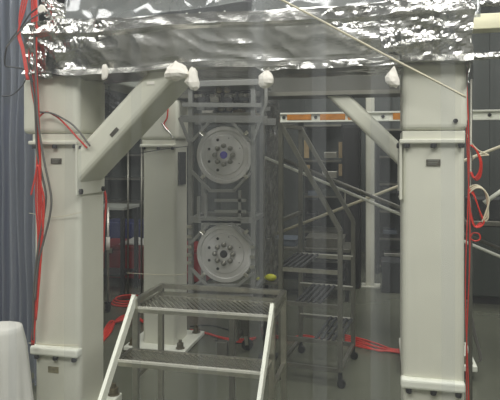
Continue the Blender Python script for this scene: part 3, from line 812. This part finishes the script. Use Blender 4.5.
cable('grey_cable', pc([(2, 96), (12, 95), (22, 86), (27, 76)], 2.68), .0035, M['dark'], 'thin dark cable curving below the foil end at far left')
for k in range(3):
    cable('red_cable', pc([(32 - k * 2, -20), (24 - k * 2, 12), (18 + k, 34), (22 + k, 50), (27 + k, 80)], 2.67 + .006 * k), .0045, M['red'], 'red cable curving down left of the foil end', 'red cables curving left of the foil end')
cable('red_cable', [at(102, 183, 3.15), at(106, 200, 3.15), at(104, 230, 3.15), at(103, 252, 3.15)], .007, M['red'], 'red cable hanging behind the right edge of the front left column')
cable('string', [at(29, 213, FY0 - .05), at(55, 217, FY0 - .02), at(82, 212, FY0 - .03)], .0018, M['cream_cord'], 'thin string tied across the front left column at mid height', cat='string')
cable('string', [at(29, 343, FY0 - .05), at(55, 345, FY0 - .038), at(79, 345, FY0 - .038)], .0022, M['cream_cord'], 'thin string above the lower flange of the front left column', cat='string')
cable('string', [at(127, 273, BY0 - .03), at(178, 275, BY0 - .03), at(192, 268, BY0 - .03)], .0025, M['cream_cord'], 'thin string across the rear left column above the steps', cat='string')
cable('string', [at(140, 153, BY0 - .03), at(165, 149, BY0 - .04), at(190, 146, BY0 - .03)], .003, M['dark'], 'thin dark string across the rear left column at its flange', cat='string')
# (see below)
# white tag + fittings at upper left
p = at(41, 9, 2.66)
tag(MB().lathe([(.022, 0), (.026, .006), (.022, .014)], p, 'Y', 7).build('cable_tag', M['tissue']), 'small white tag on the cables above the left foil end', 'tag')
def crump(name, label, c, r, m, seed, cat):
    def fn(u, v):
        th = PI * u; a = 2 * PI * v
        d = Vector((math.sin(th) * math.cos(a), math.sin(th) * math.sin(a), math.cos(th)))
        return c + d * r * (1 + .35 * noise.noise(d * 2.5 + Vector((seed, 0, 0))) + .2 * noise.noise(d * 6))
    b = MB().grid(16, 24, fn, closed_v=True, smooth=False); bmesh.ops.remove_doubles(b.bm, verts=b.bm.verts, dist=.0003)
    return tag(b.build(name, M[m]), label, cat)
crump('foil_bundle', 'crumpled foil bundle on top of the left beam end', at(55, 12, 2.85), .058, 'foil', 3, 'foil')
crump('foil_bundle', 'small crumpled foil bundle near the top edge above the left beam end', at(48, 2, 2.9), .035, 'foil', 8, 'foil')
# right column cables
Yr = FY0 + .10
XR = XY(466.5, Yr)
for k in range(2):
    dx = .006 * k
    pts = [Vector((XR + .008 * math.sin(z * 5 + k * 1.9) + dx, Yr - .02 + .012 * k, z)) for z in [2.0 - j * .12 for j in range(16)]]
    cable('red_cable', pts, .0032, M['red'], 'red cable hanging down the right side of the front right column', 'red cables beside the front right column')
tag(MB().cyl((XR + .022, Yr + .03, .0), (XR + .022, Yr + .03, 2.02), .010, 10).build('grey_conduit', M['steel_dull']), 'grey conduit standing right of the front right column', 'conduit')
for k in range(3):
    pts = [at(469 + x + k * .8, y, 2.90 + .008 * k) for x, y in ((1, 145), (7, 150 + k), (11, 162), (10, 172 + 2 * k), (5, 178 + k), (1, 172))]
    cable('red_cable', pts, .0036, M['red'], 'red cable loop beside the upper right column', 'upper red cable loops')
for k in range(5):
    pts = [at(468 + x * (1 - .05 * k) + k * .5, y, 2.90 + .008 * k) for x, y in ((0, 190 - k), (6, 196), (12, 212), (16, 222), (12, 227 - k), (6, 226), (2, 214), (0, 196))]
    cable('red_cable', pts, .0036, M['red'], 'red cable loop hanging low beside the right column', 'lower red cable loops')
cable('red_cable', pc([(470, 238), (473, 233), (479, 234), (480, 239), (475, 241), (469, 238)], 2.92), .0035, M['red'], 'small round red cable ring under the hanging loops')
for k in range(3):
    cable('cream_cable', [at(x, y, 2.90 + .01 * k) for x, y in ((468, 194 - k * 3), (476, 188 - k * 1.5), (484, 190), (489 - k, 200), (486 + k, 212 + 3 * k), (482, 222))], .004, M['cream_cord'], 'cream cable curling over the red loops', 'cream cable curls')
cable('cream_cable', pc([(466, 133), (471, 142), (478, 150), (489, 155)], 2.93), .0035, M['cream_cord'], 'cream cable running right from the upper right column')
cable('cream_cable', pc([(470, 164), (474, 158), (480, 156), (489, 155)], 2.93), .0035, M['cream_cord'], 'cream cable rising in a curve above the red loops')
for k in range(2):
    cable('grey_cable', pc([(467 + 2 * k, 300), (471 + 2 * k, 325), (477 + k, 345), (480 + k, 358), (478, 362)], 3.0), .006, M['grey'], 'grey cable curving down to the foot right of the column', 'grey cables by the right column foot')
# cream cord in front of the foil
cord = [at(278, -2, 2.55), at(320, 20, 2.58), at(372, 48, 2.6), at(420, 73, 2.62), at(466, 97, 2.64)]
cable('hanging_rope', cord, .0052, M['cream_cord'], 'cream rope running diagonally down across the foil to the right column', cat='rope')

# red hoses on the floor
def floor_hose(lst, r, label, group=None, m='red', h=0):
    pts = [onfloor(x, y) + Vector((0, 0, r + h)) for x, y in lst]
    return cable('red_hose' if m == 'red' else 'dark_hose', pts, r, M[m], label, group, 'hose')
G = 'red hoses trailing across the floor right of the ladder'
for k in range(5):
    floor_hose([(345, 336 + k * 2.2), (362, 340 + k * 2.4), (378, 345 + k * 1.9 + (k % 2) * 2), (392, 350 + k), (410, 351 + k * 1.6)], .0075, 'red hose on the floor between rolling ladder and front right column', G, h=.003 * k)
G = 'red hoses on the floor behind the lower disc'
for k in range(3):
    floor_hose([(190, 330 + k * 2), (205, 333 + k), (222, 338 + k), (240, 340 + k * 2), (256, 338 + k)], .006, 'red hose on the floor under the disc frame', G, h=.004 * k)
for k in range(2):
    floor_hose([(272, 336 + k * 2), (290, 338 + k * 3), (306, 336 + k * 2), (322, 340 + k)], .006, 'red hose on the floor under the rolling ladder', 'red hoses under the rolling ladder', h=.004 * k)
floor_hose([(190, 327), (210, 326), (230, 331), (245, 337), (238, 344), (215, 341)], .006, 'dark hose curving on the floor under the disc frame', m='black')
G = 'red hoses heaped between the left columns'
for k in range(4):
    floor_hose([(103, 342 - k * 2), (110, 334 - k * 3), (116, 322 + k), (124, 317 + k * 2), (135, 318 + k), (143, 322 + k)], .011, 'red hose heaped on the floor right of the front left column', G, h=.006 * k)
cc = onfloor(128, 303)
for k in range(3):
    pts = [cc + Vector((math.cos(2 * PI * j / 20) * (.17 - .02 * k), math.sin(2 * PI * j / 20) * (.17 - .02 * k), .011 + .02 * k)) for j in range(20)]
    tag(MB().tube(pts, .010, 7, closed=True).build('hose_coil', M['red']), 'red hose coil on the floor in front of the red chest', 'hose', 'coiled red hose')
# red bit and fitting near the brace
cable('red_cable', pc([(168, 108), (167, 118), (164, 124), (168, 130)], BY0 - .05), .006, M['red'], 'short red cable hanging under the left brace')
cable('foil_strand', pc([(162, 123), (166, 129), (170, 133), (173, 139)], BY0 - .06), .006, M['foil'], 'twisted foil strand under the left brace', cat='foil')
# yellow gloves
c = at(266, 277, 4.32)
zt = c.z
t = thing('small_stand', 'small dark stand carrying the yellow glove', 'stand', (c.x, c.y, 0))
MB().box((c.x - .05, c.y - .06, zt - .05), (c.x + .10, c.y + .06, zt - .03), .003).build('top', M['steel_dull'], t)
MB().cyl((c.x, c.y, 0.02), (c.x, c.y, zt - .05), .02, 10).build('column', M['dark'], t)
MB().box((c.x - .05, c.y - .06, 0), (c.x + .09, c.y + .06, .02), .004).build('foot', M['dark'], t)
t = thing('rubber_glove', 'yellow rubber glove lying on the small stand', 'glove', (c.x, c.y, zt - .03))
def fn(u, v):
    a = 2 * PI * v; k = math.sin(PI * u) ** .5 if 0 < u < 1 else 0
    return Vector((c.x - .01 + .095 * u, c.y + math.cos(a) * .04 * k, zt - .002 + math.sin(a) * .028 * k))
b = MB().grid(12, 14, fn, closed_v=True); bmesh.ops.remove_doubles(b.bm, verts=b.bm.verts, dist=.0003)
b.build('palm', M['yellow'], t)
for k, (dy, ln) in enumerate(((-.03, .05), (-.01, .065), (.01, .06), (.03, .045))):
    MB().tube([(c.x - .01, c.y + dy, zt - .01), (c.x - .01 - ln * .6, c.y + dy * 1.2, zt - .008), (c.x - .01 - ln, c.y + dy * 1.3, zt - .018)], [.010, .009, .006], 8).build('finger', M['yellow'], t)
c2 = onfloor(29, 378)
tag(MB().tube(smooth_path([c2 + Vector((-.06, 0, .014)), c2 + Vector((0, .03, .014)), c2 + Vector((.05, -.02, .014)), c2 + Vector((0, -.05, .014))]), .012, 8).build('yellow_strap', M['yellow_tape']), 'dull yellow strap on the floor behind the draped stand', 'strap')
# yellow floor line at right
a, b_ = onfloor(472, 294), onfloor(520, 300)
tag(MB().bar(a + Vector((0, 0, .001)), b_ + Vector((0, 0, .001)), .04, .002).build('floor_line', M['yellow_tape']), 'yellow tape line on the floor at far right', 'tape')

crump('dark_bag', 'dark crumpled bag hanging between the front left column box and brace', at(109, 104, 3.4), .07, 'dark', 12, 'bag')
cable('hanging_strap', [at(109, 101, 3.4), at(109, 92, 3.4), Vector((at(109, 70, 3.4).x, 3.4, 2.036))], .004, M['dark'], 'dark strap holding up the crumpled bag', cat='strap')
